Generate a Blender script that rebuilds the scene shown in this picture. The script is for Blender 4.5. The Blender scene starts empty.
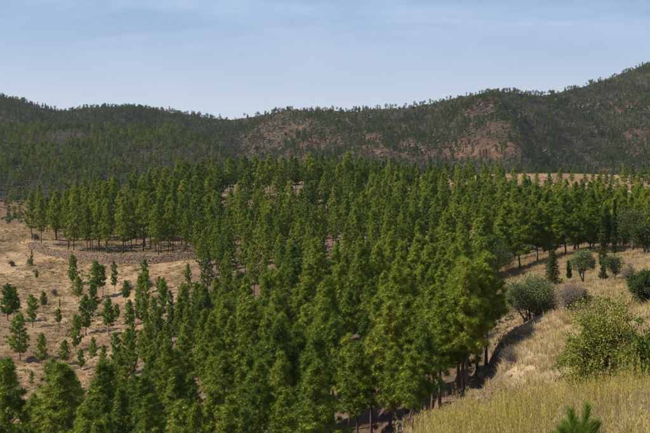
import bpy, math, random
import numpy as np
from mathutils import Vector

SC = bpy.context.scene
COL = SC.collection
RS = np.random.RandomState(7)
random.seed(7)

# ------------------------------------------------------------------ camera
F = 1083.0                       # focal length in photo pixels (650 wide)
PITCH = math.radians(2.72)
cam = bpy.data.cameras.new('camera'); cam.lens = 60.0; cam.sensor_width = 36.0
cam.clip_start = 0.1; cam.clip_end = 20000
co = bpy.data.objects.new('camera', cam); COL.objects.link(co)
co.location = (0, 0, 0); co.rotation_euler = (math.pi / 2 - PITCH, 0, 0)
SC.camera = co
# ------------------------------------------------------------------ light
SUN_EL = math.radians(45)
SUN_AZ = math.atan2(-1.0, -0.02)        # compass-like angle from +Y towards +X: sun left, a little behind
w = bpy.data.worlds.new('World'); SC.world = w; w.use_nodes = True
nt = w.node_tree; nt.nodes.clear()
def wn(t, **k):
    n = nt.nodes.new(t)
    for a, b in k.items(): setattr(n, a, b)
    return n
sky = wn('ShaderNodeTexSky', sky_type='NISHITA', sun_disc=False)
sky.sun_elevation = SUN_EL; sky.sun_rotation = SUN_AZ
sky.altitude = 900; sky.air_density = 1.0; sky.dust_density = 1.2; sky.ozone_density = 2.0
tc = wn('ShaderNodeTexCoord'); mp = wn('ShaderNodeMapping')
mp.inputs['Scale'].default_value = (2.2, 2.2, 9.0); mp.inputs['Rotation'].default_value = (0, math.radians(10), 0)
nz = wn('ShaderNodeTexNoise'); nz.inputs['Scale'].default_value = 2.1; nz.inputs['Detail'].default_value = 7
nz.inputs['Roughness'].default_value = 0.58; nz.inputs['Distortion'].default_value = 0.6
cr = wn('ShaderNodeValToRGB'); cr.color_ramp.elements[0].position = 0.44; cr.color_ramp.elements[1].position = 0.80
cr.color_ramp.elements[1].color = (0.42, 0.42, 0.42, 1)
sepw = wn('ShaderNodeSeparateXYZ'); altr = wn('ShaderNodeMapRange')
altr.inputs['From Min'].default_value = 0.05; altr.inputs['From Max'].default_value = 0.16
mulw = wn('ShaderNodeMath', operation='MULTIPLY')
mx = wn('ShaderNodeMix', data_type='RGBA'); mx.inputs['B'].default_value = (11.0, 11.8, 13.0, 1)
hz = wn('ShaderNodeMix', data_type='RGBA'); hz.inputs['B'].default_value = (7.9, 8.7, 10.4, 1)
bg = wn('ShaderNodeBackground'); bg.inputs['Strength'].default_value = 0.054
out = wn('ShaderNodeOutputWorld')
L = nt.links.new
L(tc.outputs['Generated'], mp.inputs['Vector']); L(mp.outputs[0], nz.inputs['Vector']); L(nz.outputs['Fac'], cr.inputs[0])
L(tc.outputs['Generated'], sepw.inputs[0]); L(sepw.outputs['Z'], altr.inputs['Value'])
L(cr.outputs[0], mulw.inputs[0]); L(altr.outputs[0], mulw.inputs[1])
hzr = wn('ShaderNodeMapRange'); hzr.inputs['From Min'].default_value = 0.02; hzr.inputs['From Max'].default_value = 0.16; hzr.inputs['To Min'].default_value = 0.9; hzr.inputs['To Max'].default_value = 0.12
L(sepw.outputs['Z'], hzr.inputs['Value']); L(hzr.outputs[0], hz.inputs['Factor']); L(sky.outputs[0], hz.inputs['A']); blu = wn('ShaderNodeMix', data_type='RGBA'); blu.inputs['B'].default_value = (2.6, 6.0, 11.5, 1)
blr = wn('ShaderNodeMapRange'); blr.inputs['From Min'].default_value = 0.05; blr.inputs['From Max'].default_value = 0.17; blr.inputs['To Max'].default_value = 0.40
L(sepw.outputs['Z'], blr.inputs['Value']); L(blr.outputs[0], blu.inputs['Factor']); L(hz.outputs['Result'], blu.inputs['A']); L(blu.outputs['Result'], mx.inputs['A']); L(mulw.outputs[0], mx.inputs['Factor'])
L(mx.outputs['Result'], bg.inputs['Color']); L(bg.outputs[0], out.inputs['Surface'])
sl = bpy.data.lights.new('sun', 'SUN'); sl.energy = 5.0; sl.angle = math.radians(0.53); sl.color = (1.0, 0.93, 0.82)
so = bpy.data.objects.new('sun', sl); COL.objects.link(so)
sdir = Vector((math.sin(SUN_AZ) * math.cos(SUN_EL), math.cos(SUN_AZ) * math.cos(SUN_EL), math.sin(SUN_EL)))
so.rotation_euler = sdir.to_track_quat('Z', 'Y').to_euler(); so.location = (-60, -30, 80)
SC.view_settings.view_transform = 'Standard'; SC.view_settings.look = 'None'
SC.view_settings.exposure = 0.64; SC.view_settings.gamma = 1.0; SC.view_settings.use_curve_mapping = False
SC.render.engine = 'CYCLES'
SC.cycles.max_bounces = 6; SC.cycles.diffuse_bounces = 2; SC.cycles.transmission_bounces = 4
SC.cycles.volume_bounces = 0; SC.cycles.transparent_max_bounces = 8

# ------------------------------------------------------------------ helpers
CP, SP = math.cos(PITCH), math.sin(PITCH)
def ray(px, py):
    a = (px - 325.0) / F; b = (216.5 - py) / F
    y = CP + b * SP
    return a / y, (b * CP - SP) / y          # x and z gained for each metre of y
def pt(px, py, D):
    a, c = ray(px, py); return a * D, D, c * D
def proj(x, y, z):
    d = y * CP - z * SP
    return 325.0 + F * x / d, 216.5 - F * (y * SP + z * CP) / d
def sstep(a, b, x):
    t = np.clip((x - a) / (b - a), 0, 1); return t * t * (3 - 2 * t)
def _h(ix, iy, s):
    n = (ix.astype(np.int64) * 374761393 + iy.astype(np.int64) * 668265263 + s * 1442695041) & 0xFFFFFFFF
    n = ((n ^ (n >> 13)) * 1274126177) & 0xFFFFFFFF
    return ((n ^ (n >> 16)) & 0xFFFFFF) / float(0xFFFFFF)
def vnoise(x, y, s=0):
    x = np.asarray(x, float); y = np.asarray(y, float)
    ix, iy = np.floor(x), np.floor(y); fx, fy = x - ix, y - iy
    fx = fx * fx * (3 - 2 * fx); fy = fy * fy * (3 - 2 * fy)
    a = _h(ix, iy, s); b = _h(ix + 1, iy, s); c = _h(ix, iy + 1, s); d = _h(ix + 1, iy + 1, s)
    return (a * (1 - fx) + b * fx) * (1 - fy) + (c * (1 - fx) + d * fx) * fy * 1.0
def fbm(x, y, s=0, o=4):
    t = 0; a = 0.5
    for k in range(o):
        t = t + a * (vnoise(x, y, s + k * 17) - 0.5) * 2; x = x * 2.03; y = y * 2.03; a *= 0.5
    return t
def inpoly(x, y, P):
    x = np.asarray(x, float); y = np.asarray(y, float); r = np.zeros(x.shape, bool); n = len(P)
    for i in range(n):
        x1, y1 = P[i]; x2, y2 = P[(i + 1) % n]
        if y1 == y2: continue
        r ^= ((y1 > y) != (y2 > y)) & (x < (x2 - x1) * (y - y1) / (y2 - y1) + x1)
    return r
def mesh_np(name, V, Fc, mats, mi=None, smooth=False):
    V = np.asarray(V, np.float32); Fc = np.asarray(Fc, np.int32); k = Fc.shape[1]
    me = bpy.data.meshes.new(name); me.vertices.add(len(V)); me.vertices.foreach_set('co', V.ravel())
    me.loops.add(Fc.size); me.loops.foreach_set('vertex_index', Fc.ravel())
    me.polygons.add(len(Fc)); me.polygons.foreach_set('loop_start', np.arange(0, Fc.size, k, dtype=np.int32))
    try: me.polygons.foreach_set('loop_total', np.full(len(Fc), k, np.int32))
    except Exception: pass
    for m in mats: me.materials.append(m)
    if mi is not None: me.polygons.foreach_set('material_index', np.asarray(mi, np.int32))
    me.polygons.foreach_set('use_smooth', np.full(len(Fc), smooth, bool))
    me.update(calc_edges=True); return me
def obj(name, me, parent=None, loc=None):
    o = bpy.data.objects.new(name, me); COL.objects.link(o)
    if parent: o.parent = parent
    if loc is not None: o.location = loc
    return o
def empty(name, loc, label, cat, group=None, rz=0, s=(1, 1, 1)):
    o = bpy.data.objects.new(name, None); COL.objects.link(o); o.empty_display_size = 0.3
    o.location = loc; o.rotation_euler = (0, 0, rz); o.scale = s
    o['label'] = label; o['category'] = cat
    if group: o['group'] = group
    return o
class Geo:
    """collects triangles with a material index"""
    def __init__(s): s.V = []; s.F = []; s.M = []; s.n = 0
    def add(s, V, Fc, m=0):
        V = np.asarray(V, float); Fc = np.asarray(Fc, int)
        s.V.append(V); s.F.append(Fc + s.n); s.M.append(np.full(len(Fc), m)); s.n += len(V)
    def tube(s, P, R, k=6, m=0):
        P = np.asarray(P, float); R = np.asarray(R, float); n = len(P)
        T = np.gradient(P, axis=0); T /= np.linalg.norm(T, axis=1)[:, None] + 1e-9
        up = np.array([0.31, 0.17, 0.93]) if abs(T[0][2]) < 0.9 else np.array([1.0, 0.1, 0])
        A = np.cross(T, up); A /= np.linalg.norm(A, axis=1)[:, None] + 1e-9
        B = np.cross(T, A); th = np.arange(k) * 2 * math.pi / k
        V = (P[:, None] + R[:, None, None] * (np.cos(th)[None, :, None] * A[:, None] + np.sin(th)[None, :, None] * B[:, None])).reshape(-1, 3)
        f = []
        for i in range(n - 1):
            for j in range(k):
                a = i * k + j; b = i * k + (j + 1) % k; f += [(a, b, b + k), (a, b + k, a + k)]
        s.add(V, f, m)
    def arrays(s):
        return np.concatenate(s.V), np.concatenate(s.F), np.concatenate(s.M)
    def mesh(s, name, mats, smooth=False):
        V, Fc, M = s.arrays(); return mesh_np(name, V, Fc, mats, M, smooth)
def unit(a): return a / (np.linalg.norm(a, axis=-1, keepdims=True) + 1e-9)

# ------------------------------------------------------------------ materials
def mat(name):
    m = bpy.data.materials.new(name); m.use_nodes = True; t = m.node_tree; t.nodes.clear()
    o = t.nodes.new('ShaderNodeOutputMaterial'); return m, t, o
def N(t, ty, **k):
    n = t.nodes.new(ty)
    for a, b in k.items():
        if a in n.inputs: n.inputs[a].default_value = b
        else: setattr(n, a, b)
    return n
def ramp(t, stops):
    r = t.nodes.new('ShaderNodeValToRGB'); e = r.color_ramp.elements
    while len(e) < len(stops): e.new(0.5)
    for i, (p, c) in enumerate(stops): e[i].position = p; e[i].color = (*c, 1)
    return r
def leaf_mat(name, stops, transl=0.3, nscale=0.5, rough=0.65, spec=0.10):
    """foliage colour varies from plant to plant and from clump to clump"""
    m, t, o = mat(name); l = t.links.new
    oi = N(t, 'ShaderNodeObjectInfo'); g = N(t, 'ShaderNodeNewGeometry')
    nz = N(t, 'ShaderNodeTexNoise', Scale=nscale, Detail=2.0); l(g.outputs['Position'], nz.inputs['Vector'])
    n2 = N(t, 'ShaderNodeMath', operation='MULTIPLY_ADD'); n2.inputs[1].default_value = 0.55; n2.inputs[2].default_value = 0.0
    l(oi.outputs['Random'], n2.inputs[0])
    ad = N(t, 'ShaderNodeMath', operation='MULTIPLY_ADD'); ad.inputs[1].default_value = 0.75; l(nz.outputs['Fac'], ad.inputs[0]); l(n2.outputs[0], ad.inputs[2])
    ri = N(t, 'ShaderNodeMath', operation='MULTIPLY_ADD'); ri.inputs[1].default_value = 0.30; l(g.outputs['Random Per Island'], ri.inputs[0]); l(ad.outputs[0], ri.inputs[2])
    sb = N(t, 'ShaderNodeMath', operation='SUBTRACT'); sb.inputs[1].default_value = 0.28; l(ri.outputs[0], sb.inputs[0])
    r = ramp(t, stops); l(sb.outputs[0], r.inputs[0])
    p = N(t, 'ShaderNodeBsdfPrincipled', Roughness=rough); p.inputs['Specular IOR Level'].default_value = spec
    l(r.outputs[0], p.inputs['Base Color'])
    tr = N(t, 'ShaderNodeBsdfTranslucent'); l(r.outputs[0], tr.inputs['Color'])
    ms = N(t, 'ShaderNodeMixShader'); ms.inputs[0].default_value = transl
    l(p.outputs[0], ms.inputs[1]); l(tr.outputs[0], ms.inputs[2]); l(ms.outputs[0], o.inputs[0]); return m
M_NEEDLE = leaf_mat('pine_needles', [(0.0, (0.040, 0.078, 0.020)), (0.35, (0.115, 0.165, 0.016)), (0.65, (0.205, 0.245, 0.02)), (1.0, (0.30, 0.305, 0.035))], 0.12, 0.45)
M_YOUNG = leaf_mat('young_pine_needles', [(0.1, (0.075, 0.13, 0.013)), (0.45, (0.15, 0.22, 0.018)), (0.85, (0.26, 0.30, 0.03))], 0.16, 0.8)
M_FAR = leaf_mat('distant_pine_needles', [(0.1, (0.045, 0.07, 0.010)), (0.5, (0.115, 0.15, 0.016)), (0.9, (0.21, 0.225, 0.024))], 0.2, 0.02)
M_FARD = leaf_mat('mountain_pine_needles', [(0.1, (0.028, 0.045, 0.010)), (0.5, (0.065, 0.092, 0.014)), (0.9, (0.14, 0.16, 0.024))], 0.15, 0.02)
M_OLIVE = leaf_mat('olive_leaves', [(0.1, (0.055, 0.075, 0.026)), (0.5, (0.115, 0.14, 0.046)), (0.9, (0.19, 0.205, 0.075))], 0.2, 0.9)
M_DARK = leaf_mat('dark_leaves', [(0.1, (0.03, 0.05, 0.014)), (0.5, (0.06, 0.085, 0.022)), (0.9, (0.11, 0.125, 0.035))], 0.2, 0.7)
M_FIG = leaf_mat('fig_leaves', [(0.05, (0.05, 0.085, 0.013)), (0.5, (0.13, 0.165, 0.02)), (0.85, (0.22, 0.225, 0.032)), (1.0, (0.33, 0.24, 0.055))], 0.3, 1.2)
M_TWIG = leaf_mat('grey_twigs', [(0.1, (0.08, 0.062, 0.05)), (0.9, (0.21, 0.165, 0.125))], 0.0, 1.0)
M_STRAW = leaf_mat('dry_straw', [(0.05, (0.17, 0.11, 0.055)), (0.4, (0.38, 0.265, 0.125)), (0.75, (0.50, 0.385, 0.20)), (1.0, (0.60, 0.50, 0.31))], 0.25, 0.25)
M_GOLD = leaf_mat('yellow_green_grass', [(0.05, (0.19, 0.17, 0.035)), (0.5, (0.40, 0.315, 0.06)), (0.9, (0.54, 0.43, 0.14))], 0.3, 0.5)
def bark_mat(name, c1, c2):
    m, t, o = mat(name); l = t.links.new
    g = N(t, 'ShaderNodeNewGeometry'); mp = N(t, 'ShaderNodeMapping'); mp.inputs['Scale'].default_value = (9, 9, 2.2)
    l(g.outputs['Position'], mp.inputs[0]); nz = N(t, 'ShaderNodeTexNoise', Scale=1.0, Detail=4.0); l(mp.outputs[0], nz.inputs['Vector'])
    r = ramp(t, [(0.3, c1), (0.7, c2)]); l(nz.outputs['Fac'], r.inputs[0])
    p = N(t, 'ShaderNodeBsdfPrincipled', Roughness=0.9); l(r.outputs[0], p.inputs['Base Color'])
    b = N(t, 'ShaderNodeBump', Strength=0.8, Distance=0.03); l(nz.outputs['Fac'], b.inputs['Height']); l(b.outputs[0], p.inputs['Normal'])
    l(p.outputs[0], o.inputs[0]); return m
M_BARK = bark_mat('pine_bark', (0.035, 0.022, 0.016), (0.13, 0.085, 0.06))
M_BARK2 = bark_mat('grey_bark', (0.05, 0.04, 0.03), (0.17, 0.14, 0.11))
def ground_mat():
    m, t, o = mat('dry_hillside'); l = t.links.new
    g = N(t, 'ShaderNodeNewGeometry'); at = N(t, 'ShaderNodeAttribute', attribute_name='litter')
    n1 = N(t, 'ShaderNodeTexNoise', Scale=0.11, Detail=9.0, Roughness=0.66); l(g.outputs['Position'], n1.inputs['Vector'])
    n2 = N(t, 'ShaderNodeTexNoise', Scale=2.3, Detail=7.0, Roughness=0.7); l(g.outputs['Position'], n2.inputs['Vector'])
    n3 = N(t, 'ShaderNodeTexVoronoi', Scale=1.5); l(g.outputs['Position'], n3.inputs['Vector'])
    a = N(t, 'ShaderNodeMath', operation='MULTIPLY_ADD'); a.inputs[1].default_value = 0.45; l(n2.outputs['Fac'], a.inputs[0])
    b = N(t, 'ShaderNodeMath', operation='MULTIPLY'); b.inputs[1].default_value = 0.62; l(n1.outputs['Fac'], b.inputs[0]); l(b.outputs[0], a.inputs[2])
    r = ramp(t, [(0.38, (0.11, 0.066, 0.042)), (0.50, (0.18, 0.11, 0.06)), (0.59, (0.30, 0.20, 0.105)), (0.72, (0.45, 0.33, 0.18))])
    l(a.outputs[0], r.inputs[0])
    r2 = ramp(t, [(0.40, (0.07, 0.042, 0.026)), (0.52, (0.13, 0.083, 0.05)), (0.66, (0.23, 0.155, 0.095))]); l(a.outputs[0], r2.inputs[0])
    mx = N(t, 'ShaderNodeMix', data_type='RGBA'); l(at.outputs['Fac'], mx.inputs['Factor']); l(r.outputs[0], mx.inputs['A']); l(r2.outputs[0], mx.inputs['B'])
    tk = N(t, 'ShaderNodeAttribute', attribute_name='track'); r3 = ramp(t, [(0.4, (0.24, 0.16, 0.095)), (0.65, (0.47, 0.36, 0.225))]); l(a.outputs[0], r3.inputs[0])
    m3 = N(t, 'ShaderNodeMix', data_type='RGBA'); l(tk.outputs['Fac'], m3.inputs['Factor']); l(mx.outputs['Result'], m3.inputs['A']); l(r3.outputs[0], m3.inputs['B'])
    p = N(t, 'ShaderNodeBsdfPrincipled', Roughness=0.95); p.inputs['Specular IOR Level'].default_value = 0.1; l(m3.outputs['Result'], p.inputs['Base Color'])
    h = N(t, 'ShaderNodeMath', operation='MULTIPLY_ADD'); h.inputs[1].default_value = -0.35; l(n3.outputs['Distance'], h.inputs[0]); l(n2.outputs['Fac'], h.inputs[2])
    bp = N(t, 'ShaderNodeBump', Strength=0.9, Distance=0.28); l(h.outputs[0], bp.inputs['Height']); l(bp.outputs[0], p.inputs['Normal'])
    l(p.outputs[0], o.inputs[0]); return m
def mountain_mat():
    m, t, o = mat('rocky_mountain'); l = t.links.new
    g = N(t, 'ShaderNodeNewGeometry'); at = N(t, 'ShaderNodeAttribute', attribute_name='litter')
    n1 = N(t, 'ShaderNodeTexNoise', Scale=0.011, Detail=9.0, Roughness=0.68); l(g.outputs['Position'], n1.inputs['Vector'])
    n2 = N(t, 'ShaderNodeTexNoise', Scale=0.09, Detail=8.0, Roughness=0.72); l(g.outputs['Position'], n2.inputs['Vector'])
    a = N(t, 'ShaderNodeMath', operation='ADD'); l(n1.outputs['Fac'], a.inputs[0]); l(n2.outputs['Fac'], a.inputs[1])
    b = N(t, 'ShaderNodeMath', operation='MULTIPLY_ADD'); b.inputs[1].default_value = 0.5; l(a.outputs[0], b.inputs[0])
    c = N(t, 'ShaderNodeMath', operation='MULTIPLY_ADD'); c.inputs[1].default_value = 0.22; c.inputs[2].default_value = -0.08
    l(at.outputs['Fac'], c.inputs[0]); l(c.outputs[0], b.inputs[2])
    r = ramp(t, [(0.36, (0.022, 0.024, 0.013)), (0.50, (0.048, 0.040, 0.027)), (0.58, (0.105, 0.06, 0.034)), (0.70, (0.225, 0.13, 0.07))])
    l(b.outputs[0], r.inputs[0])
    p = N(t, 'ShaderNodeBsdfPrincipled', Roughness=0.95); p.inputs['Specular IOR Level'].default_value = 0.1; l(r.outputs[0], p.inputs['Base Color'])
    bp = N(t, 'ShaderNodeBump', Strength=1.0, Distance=7.0); l(n2.outputs['Fac'], bp.inputs['Height']); l(bp.outputs[0], p.inputs['Normal'])
    l(p.outputs[0], o.inputs[0]); return m
def stone_mat():
    m, t, o = mat('lava_stone'); l = t.links.new
    g = N(t, 'ShaderNodeNewGeometry'); nz = N(t, 'ShaderNodeTexNoise', Scale=3.0, Detail=6.0); l(g.outputs['Position'], nz.inputs['Vector'])
    a = N(t, 'ShaderNodeMath', operation='MULTIPLY_ADD'); a.inputs[1].default_value = 0.5; l(g.outputs['Random Per Island'], a.inputs[0])
    b = N(t, 'ShaderNodeMath', operation='MULTIPLY'); b.inputs[1].default_value = 0.6; l(nz.outputs['Fac'], b.inputs[0]); l(b.outputs[0], a.inputs[2])
    r = ramp(t, [(0.2, (0.075, 0.044, 0.026)), (0.55, (0.15, 0.092, 0.054)), (0.9, (0.26, 0.175, 0.105))]); l(a.outputs[0], r.inputs[0])
    p = N(t, 'ShaderNodeBsdfPrincipled', Roughness=0.9); l(r.outputs[0], p.inputs['Base Color'])
    bp = N(t, 'ShaderNodeBump', Strength=0.6, Distance=0.05); l(nz.outputs['Fac'], bp.inputs['Height']); l(bp.outputs[0], p.inputs['Normal'])
    l(p.outputs[0], o.inputs[0]); return m
M_GROUND, M_MOUNT, M_STONE = ground_mat(), mountain_mat(), stone_mat()

# ------------------------------------------------------------------ terrain
CTRL = [  # photo pixel of a ground point and its distance in metres
    (640, 433, 14), (500, 433, 16), (560, 405, 23), (640, 395, 27), (450, 436, 20), (425, 450, 30), (445, 428, 48), (475, 410, 40), (520, 400, 31), (700, 390, 30),
    (535, 380, 42), (600, 372, 42), (535, 345, 60), (600, 335, 62), (700, 320, 60), (528, 319, 80), (590, 300, 88), (660, 292, 90),
    (552, 285, 117), (500, 282, 118), (620, 272, 118), (600, 250, 150), (520, 262, 150), (650, 245, 155), (720, 260, 130),
    (600, 220, 210), (520, 228, 215), (650, 215, 215), (600, 190, 315), (560, 184, 345), (650, 196, 290), (540, 172, 385), (640, 188, 335), (720, 190, 300),
    (500, 395, 58), (478, 385, 68), (458, 398, 74), (486, 352, 80), (422, 428, 74), (390, 428, 79), (340, 425, 87), (240, 432, 92), (160, 440, 106),
    (440, 372, 100), (440, 326, 130), (300, 348, 132), (300, 284, 192), (300, 240, 262), (420, 286, 180), (420, 236, 260), (240, 262, 215),
    (300, 200, 325), (420, 192, 330), (230, 196, 330), (250, 190, 350), (345, 188, 350), (190, 206, 318), (480, 182, 350),
    (170, 415, 116), (100, 470, 114), (100, 400, 142), (150, 360, 156), (180, 310, 190), (0, 430, 140), (20, 380, 162), (70, 340, 182), (120, 300, 206),
    (-80, 400, 150), (-80, 320, 190), (10, 320, 200), (40, 290, 222), (10, 262, 250), (-60, 260, 250),
    (15, 240, 276), (44, 252, 258), (88, 260, 242), (129, 261, 235), (183, 259, 230), (60, 243, 268), (130, 247, 256), (35, 234, 288), (0, 224, 300), (-60, 224, 300),
    (100, 222, 300), (60, 226, 310), (185, 240, 262),
]
P = np.array([pt(*c) for c in CTRL])
XTRA = np.array([(0, 0, -1.65), (6, 4, -1.9), (-6, 3, -3.6), (3, -14, 0.5), (20, -10, 1.5), (-20, -10, -7), (18, 14, -3.0), (-12, 16, -9), (30, 30, -5),
                 (-30, 36, -18.5), (-12, 48, -17), (2, 44, -13), (-45, 70, -27), (60, 60, -6), (-70, 110, -35), (90, 150, -9), (130, 250, -8), (-90, 60, -34), (-120, 200, -28)], float)
P = np.concatenate([P, XTRA])
S_ = 100.0
def _k(r): return r * r * np.log(r + 1e-9)
def _tps(P, lam=2e-3):
    X = P[:, :2] / S_; n = len(X)
    K = _k(np.linalg.norm(X[:, None] - X[None], axis=2)) + lam * np.eye(n)
    Q = np.concatenate([np.ones((n, 1)), X], 1)
    A = np.block([[K, Q], [Q.T, np.zeros((3, 3))]])
    return np.linalg.solve(A, np.concatenate([P[:, 2], np.zeros(3)])), X
TW, TX = _tps(P)
def h_tps(x, y):
    sh = np.shape(x); q = np.stack([np.ravel(x), np.ravel(y)], 1) / S_; res = np.empty(len(q))
    for i in range(0, len(q), 40000):
        s = q[i:i + 40000]; r = np.sqrt((s[:, None, 0] - TX[None, :, 0]) ** 2 + (s[:, None, 1] - TX[None, :, 1]) ** 2)
        res[i:i + 40000] = _k(r) @ TW[:-3] + TW[-3] + s @ TW[-2:]
    return res.reshape(sh)
WALL = np.array([pt(*c)[:2] for c in [(20, 247, 272), (34, 253, 262), (50, 257, 254), (68, 260, 248), (88, 262, 241), (108, 263, 236), (129, 263, 233), (155, 262, 230), (183, 261, 228), (200, 260, 227)]])
def poly_dist(x, y, W):
    """distance to a polyline, positive on its left, and the place along it"""
    best = np.full(np.shape(x), 1e9); sg = np.zeros(np.shape(x)); al = np.zeros(np.shape(x)); acc = 0.0
    for i in range(len(W) - 1):
        a, b = W[i], W[i + 1]; d = b - a; ln = math.hypot(*d)
        t = np.clip(((x - a[0]) * d[0] + (y - a[1]) * d[1]) / (ln * ln), 0, 1)
        ex = x - a[0] - t * d[0]; ey = y - a[1] - t * d[1]; r = np.hypot(ex, ey)
        m = r < best; best = np.where(m, r, best)
        sg = np.where(m, np.sign(d[0] * ey - d[1] * ex), sg); al = np.where(m, acc + t * ln, al); acc += ln
    return best * sg, al / acc
EDGE = np.array([pt(*c)[:2] for c in [(452, 432, 21), (482, 412, 28), (500, 400, 33), (510, 382, 43), (512, 362, 52), (512, 342, 62), (512, 325, 74), (490, 305, 92)]])
VALLEY_PX, VALLEY_Z = [-300, 0, 80, 200, 330, 700, 1100], [-30, -27, -28, -40, -45, -45, -40]
A_PX, A_PY = [-300, -200, 0, 60, 100, 170, 195, 215, 232, 250, 275, 310], [110, 112, 128, 130, 131, 129, 135, 146, 158, 172, 195, 235]
B_PX = [-300, -150, 0, 20, 40, 60, 80, 110, 130, 160, 190, 215, 235, 260, 290, 325, 350, 380, 400, 430, 460, 490, 510, 530, 545, 580, 610, 630, 650, 700, 800, 1000]
B_PY = [70, 66, 96, 100, 107, 112, 109, 106, 106, 111, 115, 119, 120, 115, 110, 111, 112, 109, 109, 104, 97, 92, 92, 96, 95, 87, 78, 70, 61, 45, 30, 40]
B_D = [1900, 1900, 1800, 1780, 1760, 1750, 1740, 1720, 1700, 1680, 1650, 1620, 1600, 1560, 1530, 1510, 1500, 1490, 1480, 1460, 1430, 1410, 1410, 1430, 1460, 1560, 1640, 1680, 1720, 1780, 1850, 1900]
def zpy(py, D): return ray(325, np.asarray(py, float))[1] * D
def h_far(x, y):
    y = np.maximum(y, 60.0); px = 325 + F * x / y
    vz = np.interp(px, VALLEY_PX, VALLEY_Z) + 5 * fbm(x / 120, y / 120, 3)
    rough = fbm(x / 70, y / 70, 11, 5)
    # nearer wooded hill on the left
    dA = 1080.0; zA = zpy(np.interp(px, A_PX, A_PY), dA); yA = y + 70 * fbm(x / 110, y / 400, 21)
    s = np.clip((yA - 560) / (dA - 560), 0, 1); up = vz + (zA - vz) * (s ** 1.15) * (1 + 0.0 * s)
    A = np.where(yA < dA, up, zA - (yA - dA) * 0.20) + 5.0 * rough * np.clip(s * 3, 0, 1) * (1 - 0.75 * np.clip(s, 0, 1) ** 4)
    # main range
    dB = np.interp(px, B_PX, B_D); zB = zpy(np.interp(px, B_PX, B_PY), dB)
    gul = fbm(x / 90, y / 900, 5, 4); yB = y + 190 * gul * np.clip((dB - y) / 300, 0, 1)
    s = np.clip((yB - 780) / (dB - 780), 0, 1); up = vz + (zB - vz) * (0.35 * s + 0.65 * s ** 1.7)
    B = np.where(y < dB, up, zB - (y - dB) * 0.25)
    B = B + (15.0 * rough + 5 * fbm(x / 22, y / 22, 13, 4)) * np.clip(s * 2, 0, 1) * np.clip((dB - y) / 220, 0.06, 1) * (y < dB + 40)
    # rocky bluff below the crest
    kx, ky, kz = pt(487, 118, 1290); r2 = ((x - kx) / 26) ** 2 + ((y - ky) / 40) ** 2
    B = B + 14 * np.exp(-r2) * (0.7 + 0.9 * fbm(x / 12, y / 12, 15, 3))
    return np.maximum(A, B)
def H(x, y, detail=True):
    x = np.asarray(x, float); y = np.asarray(y, float)
    near = h_tps(x, np.minimum(y, 470.0))
    d, al = poly_dist(x, y, WALL)                       # terrace held by the dry stone wall
    m = np.minimum(sstep(-0.02, 0.10, al), 1 - sstep(0.97, 1.0, al))
    near = near + 1.55 * sstep(-0.35, 0.15, d) * np.exp(-np.maximum(d, 0) / 9.0) * m * (np.abs(d) < 60)
    e, al2 = poly_dist(x, y, EDGE)                      # crumbling bank beside the trail
    en = e + 0.9 * fbm(x / 2.2, y / 2.2, 31)
    m2 = sstep(0.0, 0.12, al2) * (1 - sstep(0.85, 1.0, al2))
    near = near - 0.85 * sstep(0.0, 1.3, en) * np.exp(-np.maximum(en, 0) / 9.0) * m2 * (y < 110) + 0.12 * np.exp(-((en + 0.6) / 0.8) ** 2) * m2
    tw = sstep(0.3, 1.5, e) * (1 - sstep(16, 26, e)) * m2 * (y < 110)   # old narrow terraces under the first pines
    zt = near + 0.35 * fbm(x / 5, y / 5, 41); hh = 1.15; k = np.floor(zt / hh); fr = zt / hh - k
    near = near + 0.3 * fbm(x / 1.8, y / 1.8, 43, 4) * m2 * (1 - sstep(4, 12, np.abs(e))) * (y < 110)
    near = near + tw * ((k + sstep(0.72, 0.98, fr)) * hh - zt) * 0.8
    if detail:
        near = near + 0.55 * fbm(x / 9.0, y / 9.0, 51, 3) * sstep(10, 60, y) + 0.16 * fbm(x / 1.7, y / 1.7, 61, 3)
    yc = np.interp(325 + F * x / np.maximum(y, 60), [-40, 10, 60, 120, 200], [296, 300, 318, 345, 372])
    near = near - 0.0011 * np.maximum(y - yc, 0) ** 2 - np.maximum(y - yc - 4, 0) * 0.07
    t = sstep(yc + 13, yc + 150, y)
    return near * (1 - t) + h_far(x, y) * t

def grid(us, ys, y0):
    U, Y = np.meshgrid(us, ys); X = U * (Y - y0)
    nr, nc = U.shape; Z = H(X, Y)
    V = np.stack([X, Y, Z], 2).reshape(-1, 3); i = np.arange(nr * nc).reshape(nr, nc)
    Q = np.stack([i[:-1, :-1], i[:-1, 1:], i[1:, 1:], i[1:, :-1]], 2).reshape(-1, 4)
    return V, Q
Y0 = -40.0
us = np.concatenate([np.linspace(-1.3, -0.42, 40)[:-1], np.linspace(-0.42, 0.42, 520), np.linspace(0.42, 1.3, 40)[1:]])
ys = np.concatenate([np.linspace(-30, 8, 20)[:-1], np.linspace(8, 110, 330)[:-1], np.linspace(110, 300, 400)[:-1], np.linspace(300, 460, 120)])
Vn, Qn = grid(us, ys, Y0)
us2 = us[::1]
yf = np.concatenate([[460.0], np.geomspace(466, 2300, 330), np.geomspace(2400, 9000, 12)])
Vf, Qf = grid(us2, yf, Y0)

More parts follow.
